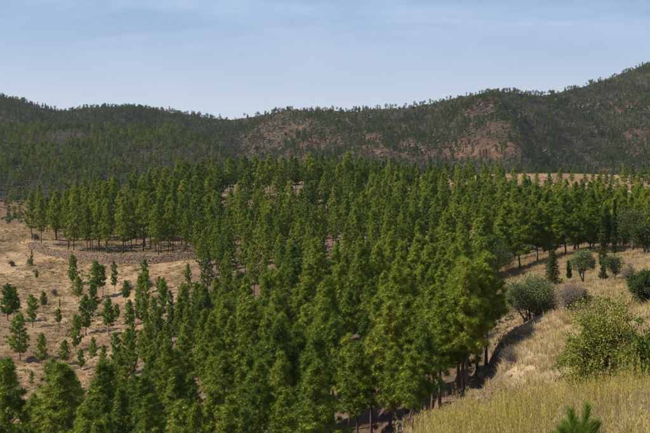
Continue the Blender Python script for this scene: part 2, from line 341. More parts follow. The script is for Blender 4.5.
# where pines grow: polygons drawn on the ground as the photo sees it
MAIN = [(190, 268), (186, 300), (168, 335), (140, 365), (104, 392), (70, 425), (20, 470), (-80, 520), (-80, 700), (420, 520), (425, 440), (446, 420), (470, 394), (490, 362), (486, 330), (484, 300),
        (484, 282), (500, 266), (530, 256), (575, 247), (660, 244), (660, 216), (560, 213), (520, 203), (500, 190), (430, 186), (330, 190), (300, 203), (245, 202), (215, 208), (205, 225), (195, 262)]
PLAT = [(28, 238), (48, 250), (80, 256), (130, 258), (195, 256), (205, 222), (215, 207), (185, 205), (160, 203), (120, 208), (70, 220), (35, 230)]
RIDGE = [(150, 204), (185, 201), (215, 203), (255, 195), (320, 191), (440, 184), (505, 183), (505, 176), (440, 176), (330, 180), (250, 184), (190, 190), (150, 196)]
def zone(x, y, z, warp=False):
    px, py = proj(x, y, z)
    if warp: px = px + 16 * fbm(x / 7, y / 7, 95, 4); py = py + 9 * fbm(x / 7, y / 7, 96, 4)
    nz = fbm(x / 18, y / 18, 71, 3)
    a = inpoly(px, py, MAIN); b = inpoly(px, py, PLAT); c = inpoly(px, py, RIDGE) & (y > 300)
    return px, py, (a & (y < 380)), (b & (y < 345)), c
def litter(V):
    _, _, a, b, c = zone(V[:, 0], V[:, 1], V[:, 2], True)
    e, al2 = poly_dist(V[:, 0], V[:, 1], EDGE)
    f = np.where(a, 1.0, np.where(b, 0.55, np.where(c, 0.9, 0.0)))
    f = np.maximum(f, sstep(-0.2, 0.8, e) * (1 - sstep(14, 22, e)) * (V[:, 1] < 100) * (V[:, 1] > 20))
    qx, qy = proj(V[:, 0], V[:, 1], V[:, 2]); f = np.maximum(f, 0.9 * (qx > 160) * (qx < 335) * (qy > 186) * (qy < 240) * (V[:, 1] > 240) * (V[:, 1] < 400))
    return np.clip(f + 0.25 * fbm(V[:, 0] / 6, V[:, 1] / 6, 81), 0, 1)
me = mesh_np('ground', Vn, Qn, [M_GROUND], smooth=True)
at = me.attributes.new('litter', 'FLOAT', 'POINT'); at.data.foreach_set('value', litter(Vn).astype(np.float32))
TRACK = np.array([pt(*c)[:2] for c in [(520, 415, 26), (530, 392, 36), (534, 370, 46), (530, 350, 57), (540, 330, 70), (556, 318, 82), (585, 318, 76), (640, 330, 62)]])
def track(x, y): return np.exp(-(poly_dist(x, y, TRACK)[0] / 1.25) ** 2) * (y < 110) * np.clip(.55 + .8 * fbm(x / 1.5, y / 1.5, 201), 0, .8)
at = me.attributes.new('track', 'FLOAT', 'POINT'); at.data.foreach_set('value', track(Vn[:, 0], Vn[:, 1]).astype(np.float32))
g = obj('ground', me); g['kind'] = 'structure'; g['label'] = 'dry straw coloured hillside below and around the pines'; g['category'] = 'ground'
me = mesh_np('mountains', Vf, Qf, [M_MOUNT], smooth=True)
fx, fy = proj(Vf[:, 0], Vf[:, 1], Vf[:, 2])
bare = 0.36 + 0.42 * np.exp(-((fx - 290) / 70) ** 2 - ((fy - 138) / 20) ** 2) + 0.3 * np.exp(-((fx - 484) / 18) ** 2 - ((fy - 116) / 8) ** 2) - 0.15 * (1 - sstep(190, 250, fx + 25 * fbm(Vf[:, 0] / 60, Vf[:, 1] / 60, 91))) \
    + 0.6 * np.exp(-((fx - 440) / 90) ** 2 - ((fy - 150) / 9) ** 2) + 1.2 * (Vf[:, 1] < 640)
at = me.attributes.new('litter', 'FLOAT', 'POINT'); at.data.foreach_set('value', bare.astype(np.float32))
g = obj('mountains', me); g['kind'] = 'structure'; g['label'] = 'brown rocky mountain range dotted with dark pines'; g['category'] = 'mountain'

def at(px, py, lo=9.0, hi=440.0):
    """ground point seen at a photo pixel"""
    a, c = ray(px, py); ys_ = np.arange(lo, hi, 0.4); z = H(a * ys_, ys_)
    k = np.nonzero(c * ys_ <= z)[0]; y = ys_[k[0]] if len(k) else hi
    return np.array([a * y, y, float(H(a * y, y))])

# ------------------------------------------------------------------ plant builders
def blades(C, Dv, Ln, n, wd, rs, spread=1.0, bias=0.6, start=0.12):
    """needle blades radiating from tuft centres C along Dv"""
    m = len(C); c = np.repeat(C, n, 0); d = np.repeat(Dv, n, 0); ln = np.repeat(Ln, n)[:, None]
    v = unit(unit(rs.normal(size=(m * n, 3))) * spread + bias * d)
    sd = unit(np.cross(v, rs.normal(size=(m * n, 3)))) * wd * (0.7 + 0.6 * rs.rand(m * n, 1))
    ln = ln * (0.65 + 0.5 * rs.rand(m * n, 1)); b = c + v * ln * start; t = c + v * ln
    V = np.stack([b - sd, b + sd, t], 1).reshape(-1, 3)
    return V, np.arange(m * n * 3).reshape(-1, 3)
def _ico():
    import bmesh
    bm = bmesh.new(); bmesh.ops.create_icosphere(bm, subdivisions=1, radius=1.0)
    V = np.array([v.co[:] for v in bm.verts]); Fc = np.array([[v.index for v in f.verts] for f in bm.faces]); bm.free(); return V, Fc
ICO_V, ICO_F = _ico()
def pine(seed, h, cb, R, tufts=2.5, n=70, wd=0.020, tl=0.52, prof=0.8, whorl=0.60, gap=0.0, needle=M_NEEDLE, br=5, k=6, tr=0.0125, core=0.66):
    rs = np.random.RandomState(seed); tg = Geo()
    bend = np.cumsum(rs.normal(size=(9, 2)) * 0.035 * h / 10, 0); zz = np.linspace(-0.3, h * 0.98, 9)
    tp = np.concatenate([bend - bend[0], zz[:, None]], 1)
    tg.tube(tp, np.linspace(tr * h, 0.015, 9) * (1 + 0.25 * (np.arange(9) == 0)), k)
    C, Dv, Ln = [], [], []
    z = cb * h; ph = rs.rand() * 6; asym = rs.rand() * 6.28
    while z < h * 0.965:
        t = (z - cb * h) / (h - cb * h)
        r = R * (min(1.0, 0.55 + t * 2.4) * (1 - t) ** prof + 0.10) * rs.uniform(0.82, 1.15)
        nb = max(3, int(br - 1.5 * t + rs.rand()))
        for j in range(nb):
            if rs.rand() < gap: continue
            ph += 2 * math.pi / nb + rs.normal() * 0.25; L_ = r * rs.uniform(0.70, 1.2) * (1 + 0.2 * math.cos(ph - asym))
            el = math.radians(rs.uniform(2, 26) + 26 * t)
            base = np.array([np.interp(z, zz, tp[:, 0]), np.interp(z, zz, tp[:, 1]), z + rs.normal() * 0.12])
            s = np.linspace(0, 1, 4)[:, None]; hd = np.array([math.cos(ph), math.sin(ph), 0])
            pts = base + hd * L_ * math.cos(el) * s + np.array([0, 0, 1]) * (L_ * math.sin(el) * s + 0.22 * L_ * s ** 2.2)
            tg.tube(pts, np.array([0.028, 0.02, 0.014, 0.008]) * (0.6 + h / 20), 3)
            m = max(2, int(round(tufts * L_ / R + 1.2)))
            for q in range(m):
                f = 0.34 + 0.66 * (q + rs.rand() * 0.7) / m if q < m - 1 else 1.0
                p = base + (pts[-1] - base) * f; p[2] += 0.22 * L_ * (f ** 2.2 - f) * 0.9
                sp = 0.22 * L_ * (1.15 - abs(f - 0.6))
                p = p + np.array([-hd[1], hd[0], 0]) * rs.normal() * sp + np.array([0, 0, 1]) * rs.normal() * 0.10 * L_
                C.append(p); Dv.append(unit(hd * 0.7 + np.array([0, 0, 0.75]))); Ln.append(tl * rs.uniform(0.72, 1.2) * (1 if t < 0.85 else 0.85))
        z += whorl * rs.uniform(0.75, 1.2)
    for q in range(4):
        C.append(tp[-1] + np.array([rs.normal() * .06, rs.normal() * .06, -q * 0.24 + 0.05])); Dv.append(np.array([0, 0, 1.0])); Ln.append(tl * 0.85)
    C, Dv, Ln = np.array(C), np.array(Dv), np.array(Ln)
    V, Fc = blades(C, Dv, Ln, n, wd, rs, 1.0, 0.38)
    cg = Geo(); cg.add(V, Fc)
    if core > 0:                                  # the dense heart of every tuft: short broad needles, and a light-blocking ball added
        V, Fc = blades(C + Dv * Ln[:, None] * 0.12, Dv, Ln * core, int(n * 0.55), wd * 1.7, rs, 1.0, 0.2, 0.05); cg.add(V, Fc)
        for c, d, l_ in zip(C, Dv, Ln):
            cg.add(c + d * l_ * 0.1 + ICO_V * (l_ * 0.36 * (0.6 + 0.8 * rs.rand(len(ICO_V), 1))) * [1, 1, 0.8], ICO_F)
    return tg, cg
class Kind:
    """prototype meshes of one variety: trunk, crown, and both in one mesh for the uncounted rest"""
    def __init__(s, name, tg, cg, bark, leaf, h, R):
        s.trunk = tg.mesh(name + '_trunk', [bark], True); s.crown = cg.mesh(name + '_crown', [leaf], True); s.h = h; s.R = R
        a, b, _ = tg.arrays(); c, d, _ = cg.arrays()
        s.both = mesh_np(name, np.concatenate([a, c]), np.concatenate([b, d + len(a)]), [bark, leaf], np.r_[np.zeros(len(b)), np.ones(len(d))], True)
PINES = []
for i, (h, cb, R, pr, gp) in enumerate([(11, .25, 2.3, 1.15, 0), (11, .31, 2.0, .95, .04), (11, .20, 2.4, 1.25, 0), (11, .28, 1.85, .95, .10), (11, .24, 2.25, 1.05, .05), (11, .34, 2.1, .8, .14), (11, .26, 1.8, 1.2, .05)]):
    t_, c_ = pine(100 + i, h, cb, R, prof=pr, gap=gp); PINES.append(Kind('pine', t_, c_, M_BARK, M_NEEDLE, h, R))
YOUNG = []
for i, (h, cb, R, pr, gp) in enumerate([(7, .30, 1.3, .7, .12), (7, .20, 1.45, .8, .05), (7, .36, 1.15, .6, .2), (7, .24, 1.1, .65, .15), (7, .40, 1.25, .55, .1)]):
    t_, c_ = pine(200 + i, h, cb, R, tufts=2.4, n=70, wd=.02, tl=.45, prof=pr, gap=gp, whorl=.46, needle=M_YOUNG, br=5, tr=.011)
    YOUNG.append(Kind('young_pine', t_, c_, M_BARK, M_YOUNG, h, R))
LUSH = []                       # the broad bushy pines nearer the camera
for i, (h, cb, R, pr, gp) in enumerate([(8.5, .14, 2.0, 1.15, .04), (8.5, .22, 1.75, 1.0, .08), (8.5, .26, 1.85, .9, .10), (8.5, .18, 1.65, 1.1, .06), (8.5, .20, 1.9, 1.25, .04), (8.5, .28, 1.6, .8, .14)]):
    t_, c_ = pine(300 + i, h, cb, R, tufts=2.7, n=120, wd=.0125, tl=.47, prof=pr, gap=gp, whorl=.49, br=6, k=8, tr=.0135)
    LUSH.append(Kind('pine', t_, c_, M_BARK, M_NEEDLE, h, R))
FRONT = []                      # bare-stemmed pines at the front edge
for i, (h, cb, R, pr, gp) in enumerate([(9, .32, 1.85, 1.1, .06), (9, .38, 1.65, .95, .10), (9, .28, 1.95, 1.2, .06), (9, .35, 1.75, 1.0, .16)]):
    t_, c_ = pine(350 + i, h, cb, R, tufts=2.7, n=120, wd=.0125, tl=.47, prof=pr, gap=gp, whorl=.49, br=6, k=8, tr=.0135)
    FRONT.append(Kind('pine', t_, c_, M_BARK, M_NEEDLE, h, R))
FARP = []
for i, (h, cb, R, pr) in enumerate([(8, .28, 1.5, .6), (8, .35, 1.2, .55), (8, .2, 1.8, .5), (8, .45, 2.2, .25)]):
    t_, c_ = pine(400 + i, h, cb, R, core=0, tufts=2, n=10, wd=.15, tl=.85, prof=pr, whorl=1.0, br=4, k=4)
    FARP.append(Kind('distant_pine', t_, c_, M_BARK, M_FAR, h, R))
for i, (h, cb, R, pr) in enumerate([(8, .28, 1.5, .6), (8, .35, 1.3, .55), (8, .2, 1.9, .5), (8, .5, 2.4, .22)]):
    t_, c_ = pine(450 + i, h, cb, R, core=0, tufts=2, n=10, wd=.15, tl=.85, prof=pr, whorl=1.0, br=4, k=4)
    FARP.append(Kind('distant_pine', t_, c_, M_BARK, M_FARD, h, R))

# ------------------------------------------------------------------ instancing for what nobody could count
def scatter(name, pts, rot, scl, idx, protos, label, cat, parent=None):
    me = bpy.data.meshes.new(name); me.vertices.add(len(pts)); me.vertices.foreach_set('co', np.asarray(pts, np.float32).ravel())
    for nm, ty, ar in (('rot', 'FLOAT_VECTOR', rot), ('scl', 'FLOAT_VECTOR', scl)):
        a = me.attributes.new(nm, ty, 'POINT'); a.data.foreach_set('vector', np.asarray(ar, np.float32).ravel())
    a = me.attributes.new('idx', 'INT', 'POINT'); a.data.foreach_set('value', np.asarray(idx, np.int32))
    c = bpy.data.collections.new(name + '_sources')
    for q, p in enumerate(protos):
        c.objects.link(bpy.data.objects.new('%s_%02d' % (name, q), p))
    o = obj(name, me, parent); o['kind'] = 'stuff'; o['label'] = label; o['category'] = cat
    ng = bpy.data.node_groups.new(name, 'GeometryNodeTree')
    ng.interface.new_socket('Geometry', in_out='INPUT', socket_type='NodeSocketGeometry'); ng.interface.new_socket('Geometry', in_out='OUTPUT', socket_type='NodeSocketGeometry')
    n = ng.nodes.new; gi, go = n('NodeGroupInput'), n('NodeGroupOutput'); ip = n('GeometryNodeInstanceOnPoints'); ci = n('GeometryNodeCollectionInfo')
    ci.inputs['Collection'].default_value = c; ci.inputs['Separate Children'].default_value = True; ci.inputs['Reset Children'].default_value = True
    ip.inputs['Pick Instance'].default_value = True
    def named(nm, ty):
        q = n('GeometryNodeInputNamedAttribute'); q.data_type = ty; q.inputs['Name'].default_value = nm; return q.outputs['Attribute']
    k = ng.links.new
    k(gi.outputs[0], ip.inputs['Points']); k(ci.outputs[0], ip.inputs['Instance']); k(named('idx', 'INT'), ip.inputs['Instance Index'])
    k(named('rot', 'FLOAT_VECTOR'), ip.inputs['Rotation']); k(named('scl', 'FLOAT_VECTOR'), ip.inputs['Scale']); k(ip.outputs[0], go.inputs[0])
    md = o.modifiers.new('scatter', 'NODES'); md.node_group = ng
    return o

# ------------------------------------------------------------------ the pines
TREES = []      # x, y, z, height, width factor, kind list, kind index, zone
def put(px, base, top, kinds, wf=1.0, zn='slope', k=None):
    p = at(px, base); h = max(1.2, (base - top) / F * p[1])
    TREES.append([p[0], p[1], p[2] - 0.06, h, wf * h / kinds[0].h, kinds, RS.randint(len(kinds)) if k is None else k, zn])
for a in [(32, 270, 249, .5, 3), (37, 283, 270, .9, 4), (73, 286, 254, 1.0, 1), (79, 304, 276, 1.2, 0), (97, 299, 261, 1.2, 0), (103, 297, 266, .9, 2), (115, 292, 261, .8, 3), (126, 309, 281, 1.0, 4),
          (93, 317, 283, 1.0, 1), (86, 334, 294, 1.05, 1), (109, 336, 299, 1.1, 0), (117, 326, 304, 1.0, 4), (44, 314, 292, 1.1, 4), (33, 328, 294, 1.2, 3), (59, 331, 309, 1.0, 4), (8, 321, 283, 1.2, 1), (14, 322, 287, 1.2, 0),
          (20, 361, 312, 1.2, 1), (76, 352, 314, .95, 1), (138, 324, 299, .8, 3), (147, 318, 282, .6, 3), (153, 335, 295, .8, 1), (163, 330, 284, .7, 2), (171, 326, 290, .75, 3), (147, 338, 312, .7, 2),
          (42, 366, 332, 1.1, 1), (65, 364, 339, 1.3, 1), (32, 390, 371, 1.0, 2), (93, 366, 337, .9, 0), (81, 370, 348, 1.2, 1), (117, 378, 332, .9, 3), (127, 376, 328, 1.0, 0), (104, 372, 345, 1.0, 2), (141, 360, 330, 1.0, 1), (133, 356, 322, .8, 3), (60, 312, 299, .5, 4)]:
    put(a[0], a[1], a[2], YOUNG, a[3], 'slope', a[4])
for a in [(334, 427, 318), (349, 434, 335), (371, 434, 330), (390, 427, 300), (407, 418, 296), (422, 432, 318), (395, 436, 345), (440, 412, 292), (432, 412, 285), (458, 399, 268), (463, 398, 262), (467, 391, 258), (486, 366, 252), (478, 376, 262),
          (300, 440, 330), (318, 436, 345), (225, 434, 350), (249, 438, 352), (275, 442, 335), (278, 450, 316), (412, 440, 350), (357, 446, 340)]:
    put(*a, FRONT, 1.0 + .2 * RS.rand(), 'front')
def at_d(px, D):
    x = (px - 325) / F * D; return np.array([x, D, float(H(x, D))])
for px, D, top, wf, k in [(60, 106, 363, 1.25, 0), (6, 108, 357, 1.1, 3), (50, 122, 357, .8, 1), (103, 112, 357, 1.05, 1), (136, 108, 376, 1.15, 2), (166, 112, 338, .9, 1), (190, 100, 372, 1.0, 3), (152, 118, 352, .9, 0), (212, 104, 358, 1.0, 2), (236, 100, 356, 1.0, 1), (30, 118, 395, .8, 2), (85, 100, 400, .9, 1)]:
    p = at_d(px, D); h = -(p[2] - ray(325, top)[1] * D); TREES.append([p[0], D, p[2] - .1, h, 1.15 * wf * h / 8.5, LUSH, k, 'corner'])
def clear(x, y, d):
    for t in TREES:
        if abs(t[0] - x) < d and abs(t[1] - y) < d and math.hypot(t[0] - x, t[1] - y) < d: return False
    return True
# planted rows, uneven
rows = []
sp = 4.5
for iy in range(16, 90):
    for ix in range(-64, 64):
        x = ix * sp * 0.98 + (iy % 2) * sp * 0.5 + RS.normal() * 0.6; y = iy * sp * 0.95 + RS.normal() * 0.6
        rows.append((x, y, RS.rand(), RS.rand()))
rows = np.array(rows); rz_ = H(rows[:, 0], rows[:, 1])
rpx, rpy, za, zb, zc = zone(rows[:, 0], rows[:, 1], rz_)
dens = fbm(rows[:, 0] / 22, rows[:, 1] / 22, 101, 3)
for i in range(len(rows)):
    x, y, q, q2 = rows[i]
    if not (-45 < rpx[i] < 700): continue
    if za[i]:
        keep = 0.84 if dens[i] > -0.28 else 0.35
        if y > 262 and 165 < rpx[i] < 315: keep = 0.45 if y < 285 else 0.22
        elif y > 270: keep *= 0.75
        kn, h, zn = PINES, (7.7 + 2.6 * float(sstep(170, 300, y))) * (1 + .17 * RS.normal()), 'plantation'
        if rpx[i] < 250 and y < 240: h *= 0.80 + 0.2 * sstep(180, 250, rpx[i])
        if y < 185: kn = LUSH
        if y < 105 and rpx[i] > 230: kn = FRONT
        if rpx[i] > 505 and y > 120: zn = 'grove'; h = 8.0 + RS.normal(); keep = .97; kn = LUSH
        if y < 92 and rpx[i] > 330: keep = 0.0
    elif zb[i]:
        keep, kn, h, zn = 0.56, PINES, 11.3 + 1.2 * RS.normal(), 'plateau'
    elif zc[i]:
        keep, kn, h, zn = 0.2, PINES, 10.8 + 1.8 * RS.normal(), 'ridge'
    else: continue
    if q > keep or not clear(x, y, 2.35): continue
    lim = float(np.interp(rpx[i], [0, 30, 150, 230, 350, 400, 500, 525, 560, 660], [185, 185, 160, 156, 152, 160, 164, 174, 180, 180])) + 14 * q2
    h = float(np.clip(min(h, (rpy[i] - lim) / F * y), 4.5, 15))
    TREES.append([x, y, rz_[i] - .1, h, (0.86 + 0.42 * q2) * h / kn[0].h, kn, RS.randint(len(kn)), zn])
# the row of pines before the pale field on the right and on its far edge
for px, base, top in [(514, 190, 167), (524, 191, 171), (536, 190, 172), (549, 194, 173), (560, 192, 168), (572, 186, 169), (585, 186, 171), (593, 186, 171), (600, 187, 170), (606, 188, 172), (612, 188, 171), (624, 190, 164), (632, 190, 165), (643, 190, 164), (650, 191, 166), (638, 196, 172), (617, 202, 178), (598, 205, 176), (581, 203, 179), (566, 205, 178), (529, 200, 176), (545, 203, 180)]:
    put(px, base, top, PINES, 1.25, 'field')
for px, base, top, wf in [(520, 271, 206, 1.25), (537, 262, 207, 1.2), (566, 257, 194, 1.35), (549, 259, 202, 1.2), (506, 264, 202, 1.15), (590, 252, 198, 1.25), (650, 250, 196, 1.3), (578, 251, 204, 1.2), (622, 248, 198, 1.2), (606, 250, 204, 1.1), (636, 246, 200, 1.2)]:
    put(px, base, top, LUSH, wf, 'grove')
for k in range(14):
    px, py = RS.uniform(128, 184), RS.uniform(288, 350)
    if px < 196 - max(0, py - 315) * .9: put(px, py, py - RS.uniform(18, 36), YOUNG, RS.uniform(.7, 1.1), 'slope')
# pines standing clear on the crest of the plantation
for px, base, top in [(218, 201, 164), (230, 200, 158), (197, 203, 163), (186, 202, 160), (166, 202, 166), (245, 198, 155), (255, 197, 156), (270, 197, 154), (282, 197, 156), (262, 196, 160), (296, 196, 157), (310, 196, 152), (322, 195, 155), (335, 195, 153), (348, 195, 151), (360, 194, 156), (375, 194, 160), (390, 194, 158), (402, 193, 163), (415, 193, 162), (430, 192, 163), (445, 191, 162), (458, 190, 163), (470, 190, 161), (484, 190, 162), (497, 190, 163)]:
    put(px, base, top, PINES, 1.2, 'ridge')
TREES = [t for t in TREES if t[1] > 40]
# which pines show most: painted far to near into a small picture of the scene
ids = np.full((433, 650), -1); area = np.zeros(len(TREES))
order = sorted(range(len(TREES)), key=lambda i: -TREES[i][1])
yy, xx = np.mgrid[0:433, 0:650]
tip = {}
for i in order:
    x, y, z, h, wf, kn, k, zn = TREES[i]; px, pb = proj(x, y, z); _, ptp = proj(x, y, z + h); K = kn[k]
    tip[i] = (px, ptp, pb); r = K.R * wf * F / y; ht = pb - ptp
    x0, x1 = int(max(0, px - r)), int(min(650, px + r + 1)); y0, y1 = int(max(0, ptp)), int(min(433, pb - 0.22 * ht))
    if x1 <= x0 or y1 <= y0: continue
    sub = ids[y0:y1, x0:x1]; t = (yy[y0:y1, x0:x1] - ptp) / ht
    sub[np.abs(xx[y0:y1, x0:x1] - px) < r * np.minimum(1, 0.15 + 1.9 * t)] = i
u, c = np.unique(ids, return_counts=True)
for a, b in zip(u, c):
    if a >= 0: area[a] = b
forced = {'slope': 1e6, 'front': 1e5}
rank = sorted(range(len(TREES)), key=lambda i: -(area[i] + forced.get(TREES[i][7], 0) * (area[i] > 0)))
best = [i for i in rank[:300] if area[i] > 4]; rest_ = [i for i in range(len(TREES)) if i not in set(best)]
GRP = {'slope': 'young pines scattered on the bare slope', 'front': 'pines along the front of the plantation', 'corner': 'bushy pines in the lower left corner', 'plantation': 'pines of the dense plantation',
       'plateau': 'pines on the walled terrace', 'ridge': 'pines along the crest', 'grove': 'pines above the olive trees', 'field': 'pines by the pale field'}
WHERE = {'slope': 'young pine on the bare straw slope', 'front': 'tall pine at the shaded front edge of the plantation', 'corner': 'large bushy pine in the lower left corner',
         'plateau': 'pine on the terrace above the stone wall', 'ridge': 'pine on the crest of the plantation', 'grove': 'pine in the grove above the olives', 'field': 'pine beside the pale field'}
ONE = ['', 'first', 'second', 'third', 'fourth', 'fifth', 'sixth', 'seventh', 'eighth', 'ninth', 'tenth', 'eleventh', 'twelfth', 'thirteenth', 'fourteenth', 'fifteenth', 'sixteenth', 'seventeenth', 'eighteenth', 'nineteenth']
def nth(n):
    if n < 20: return ONE[n]
    t, o_ = divmod(n, 10); T = ['twenty', 'thirty', 'forty', 'fifty', 'sixty'][t - 2]
    return (T[:-1] + 'ieth') if o_ == 0 else T + '-' + ONE[o_]
LAB = {}
for zn in WHERE:
    q = sorted((i for i in best if TREES[i][7] == zn), key=lambda i: tip[i][0])
    for n_, i in enumerate(q): LAB[i] = '%s, %s from the left' % (WHERE[zn], nth(n_ + 1))
q = sorted((i for i in best if TREES[i][7] == 'plantation'), key=lambda i: -tip[i][1]); per = 14
for r_ in range(0, len(q), per):
    for n_, i in enumerate(sorted(q[r_:r_ + per], key=lambda i: tip[i][0])):
        LAB[i] = '%s crown from the left in the %s row of plantation pines from the bottom' % (nth(n_ + 1), nth(r_ // per + 1))
for i in best:
    x, y, z, h, wf, kn, k, zn = TREES[i]; K = kn[k]
    r = empty('young_pine_tree' if zn == 'slope' else 'pine_tree', (x, y, z), LAB[i], 'pine tree', GRP[zn], RS.rand() * 6.28, (wf, wf, h / K.h))
    obj('trunk', K.trunk, r); obj('crown', K.crown, r)
ALLK = PINES + YOUNG + LUSH + FRONT
sel = [TREES[i] for i in rest_]
scatter('pine_forest', [t[:3] for t in sel], [(0, 0, RS.rand() * 6.28) for t in sel], [(t[4], t[4], t[3] / t[5][0].h) for t in sel],
        [next(q for q, K in enumerate(ALLK) if K is t[5][t[6]]) for t in sel], [K.both for K in ALLK], 'mass of green pines filling the plantation behind the nearer trees', 'pine forest')
print('pines', len(TREES), 'single', len(best), 'front', sum(t[7] == 'front' for t in TREES))

# far pines on the hills
def farfield(n, y0, y1, seed):
    rs = np.random.RandomState(seed); y = np.sqrt(rs.uniform(y0 * y0, y1 * y1, n)); x = rs.uniform(-0.40, 0.40, n) * y
    return x, y, rs
x, y, rs = farfield(100000, 480, 1960, 5); z = H(x, y); px, py = proj(x, y, z)
clump = fbm(x / 60, y / 60, 111, 4); fine = fbm(x / 18, y / 18, 121, 3)
hillA = (y < 1130) & (px < 262); dB = np.interp(px, B_PX, B_D)
d = np.where(hillA, np.where(y < 600, 0.12, 0.62 + 1.2 * clump + .4 * fine), np.where(y < 1000, 0.3, 0.62 + 1.15 * clump + 0.5 * fine))
d = np.where((px < 240) & ~hillA, 0.75 + 0.5 * clump, d)
d = np.where((px > 530) & (y > 1000), d + 0.16, d)
d = d - 0.1 * np.exp(-((px - 300) / 60) ** 2 - ((py - 138) / 16) ** 2) - 0.15 * np.exp(-((px - 480) / 16) ** 2 - ((py - 118) / 9) ** 2)
d = np.where(np.abs(y - dB) < 22, 0.30 + 0.9 * np.maximum(clump + fine, -0.2), d)
d = np.where(y > dB + 22, -1, d)
k_ = (rs.rand(len(x)) < d * 0.62) & (px > -30) & (px < 690)
x, y, z = x[k_], y[k_], z[k_]; sc_ = rs.uniform(0.55, 1.2, len(x)) * np.where(y < 1130, 0.95, 0.85)
scatter('distant_pines', np.stack([x, y, z - .3], 1), np.stack([0 * x, 0 * x, rs.rand(len(x)) * 6.28], 1), np.stack([sc_, sc_, sc_ * rs.uniform(.85, 1.15, len(x))], 1),
        np.where((np.abs(y - dB[k_]) < 60) & (rs.rand(len(x)) < .6), 3, rs.randint(0, 3, len(x))) + 4 * (~hillA[k_]), [K.both for K in FARP], 'distant dark pines covering the far hills and mountainsides', 'pine forest')
print('far', len(x))
def scrub(seed):
    r_ = np.random.RandomState(seed); g = Geo(); C = r_.normal(size=(7, 3)) * [.6, .6, .2] + [0, 0, .5]
    for c in C: g.add(c + ICO_V * r_.uniform(.3, .55) * (0.7 + .5 * r_.rand(len(ICO_V), 1)), ICO_F)
    return g.mesh('scrub', [M_SCRUB])
M_SCRUB = leaf_mat('mountain_scrub', [(0.1, (0.026, 0.036, 0.012)), (0.5, (0.055, 0.066, 0.022)), (0.9, (0.11, 0.10, 0.04))], 0.0, 0.02)
x, y, rs = farfield(90000, 480, 1900, 9); z = H(x, y); px, py = proj(x, y, z); c_ = fbm(x / 45, y / 45, 171, 4)
k_ = (rs.rand(len(x)) < .55 + .9 * c_) & (px > -30) & (px < 690) & (y < np.interp(px, B_PX, B_D) + 10) & ~((px < 262) & (y < 1130) & (rs.rand(len(x)) < .8))
x, y, z = x[k_], y[k_], z[k_]; sc_ = rs.uniform(.5, 1.9, len(x))
scatter('mountain_scrub', np.stack([x, y, z - .2], 1), np.stack([0 * x, 0 * x, rs.rand(len(x)) * 6.28], 1), np.stack([sc_, sc_, sc_], 1), rs.randint(0, 3, len(x)), [scrub(q) for q in range(3)], 'dark low scrub speckling the mountainsides', 'scrub')

def crag(seed):
    r_ = np.random.RandomState(seed); g = Geo()
    for c in r_.normal(size=(4, 3)) * [1.2, .8, .5]:
        g.add(c + ICO_V * r_.uniform(.7, 1.3) * (0.55 + .8 * r_.rand(len(ICO_V), 1)) * [1.3, .9, .8], ICO_F)
    return g.mesh('crag', [M_CRAG])
M_CRAG = bark_mat('red_brown_rock', (0.05, 0.034, 0.024), (0.16, 0.105, 0.068))
x, y, rs = farfield(26000, 900, 1750, 19); z = H(x, y); px, py = proj(x, y, z)
c_ = fbm(x / 50, y / 50, 221, 3) + .35 * np.exp(-((px - 486) / 20) ** 2 - ((py - 116) / 9) ** 2) + .12 * np.exp(-((px - 290) / 60) ** 2 - ((py - 135) / 14) ** 2)
k_ = (c_ > .27) & (rs.rand(len(x)) < .5) & (px > 200) & (px < 690) & (y < np.interp(px, B_PX, B_D) - 15)
x, y, z = x[k_], y[k_], z[k_]; sc_ = rs.uniform(.8, 2.6, len(x))
scatter('mountain_crags', np.stack([x, y, z], 1), np.stack([rs.normal(size=len(x)) * .2, rs.normal(size=len(x)) * .2, rs.rand(len(x)) * 6.28], 1), np.stack([sc_, sc_, sc_], 1), rs.randint(0, 3, len(x)), [crag(q) for q in range(3)], 'red-brown rock outcrops breaking through the mountain slopes', 'rocks')

# ------------------------------------------------------------------ dry stone wall of the terrace
def rock(g, c, sx, sy, sz, rz, rs, m=0):
    V = np.array([(x, y, z) for x in (-.5, .5) for y in (-.5, .5) for z in (-.5, .5)]) * (0.8 + 0.35 * rs.rand(8, 1)) + rs.normal(size=(8, 3)) * 0.06
    V = np.concatenate([V, [(0, 0, .62), (0, 0, -.62), (.62, 0, 0), (-.62, 0, 0), (0, .62, 0), (0, -.62, 0)]]) * (sx, sy, sz)
    c_, s_ = math.cos(rz), math.sin(rz); V = V @ np.array([[c_, s_, 0], [-s_, c_, 0], [0, 0, 1]]) + c
    qs = [((1, 5, 7, 3), 8), ((0, 2, 6, 4), 9), ((4, 6, 7, 5), 10), ((0, 1, 3, 2), 11), ((2, 3, 7, 6), 12), ((0, 4, 5, 1), 13)]
    g.add(V, [(q[i], q[(i + 1) % 4], k) for q, k in qs for i in range(4)], m)
wg = Geo(); rs = np.random.RandomState(31); sl_ = np.concatenate([[0], np.cumsum(np.hypot(*np.diff(WALL, axis=0).T))])
def along(d):
    x = np.interp(d, sl_, WALL[:, 0]); y = np.interp(d, sl_, WALL[:, 1]); a = math.atan2(np.interp(d + .4, sl_, WALL[:, 1]) - np.interp(d - .4, sl_, WALL[:, 1]), np.interp(d + .4, sl_, WALL[:, 0]) - np.interp(d - .4, sl_, WALL[:, 0]))
    return x, y, a, math.sin(a), -math.cos(a)
dd = np.linspace(0, sl_[-1], 160); zz_ = []
for d_ in dd:
    x, y, a, nx, ny = along(d_); zz_.append((float(H(x - nx * .5, y - ny * .5)), float(H(x + nx * .9, y + ny * .9))))
zz_ = np.array(zz_); x, y, a, nx, ny = along(8.0); wc = (x, y, float(np.interp(8, dd, zz_[:, 1])))
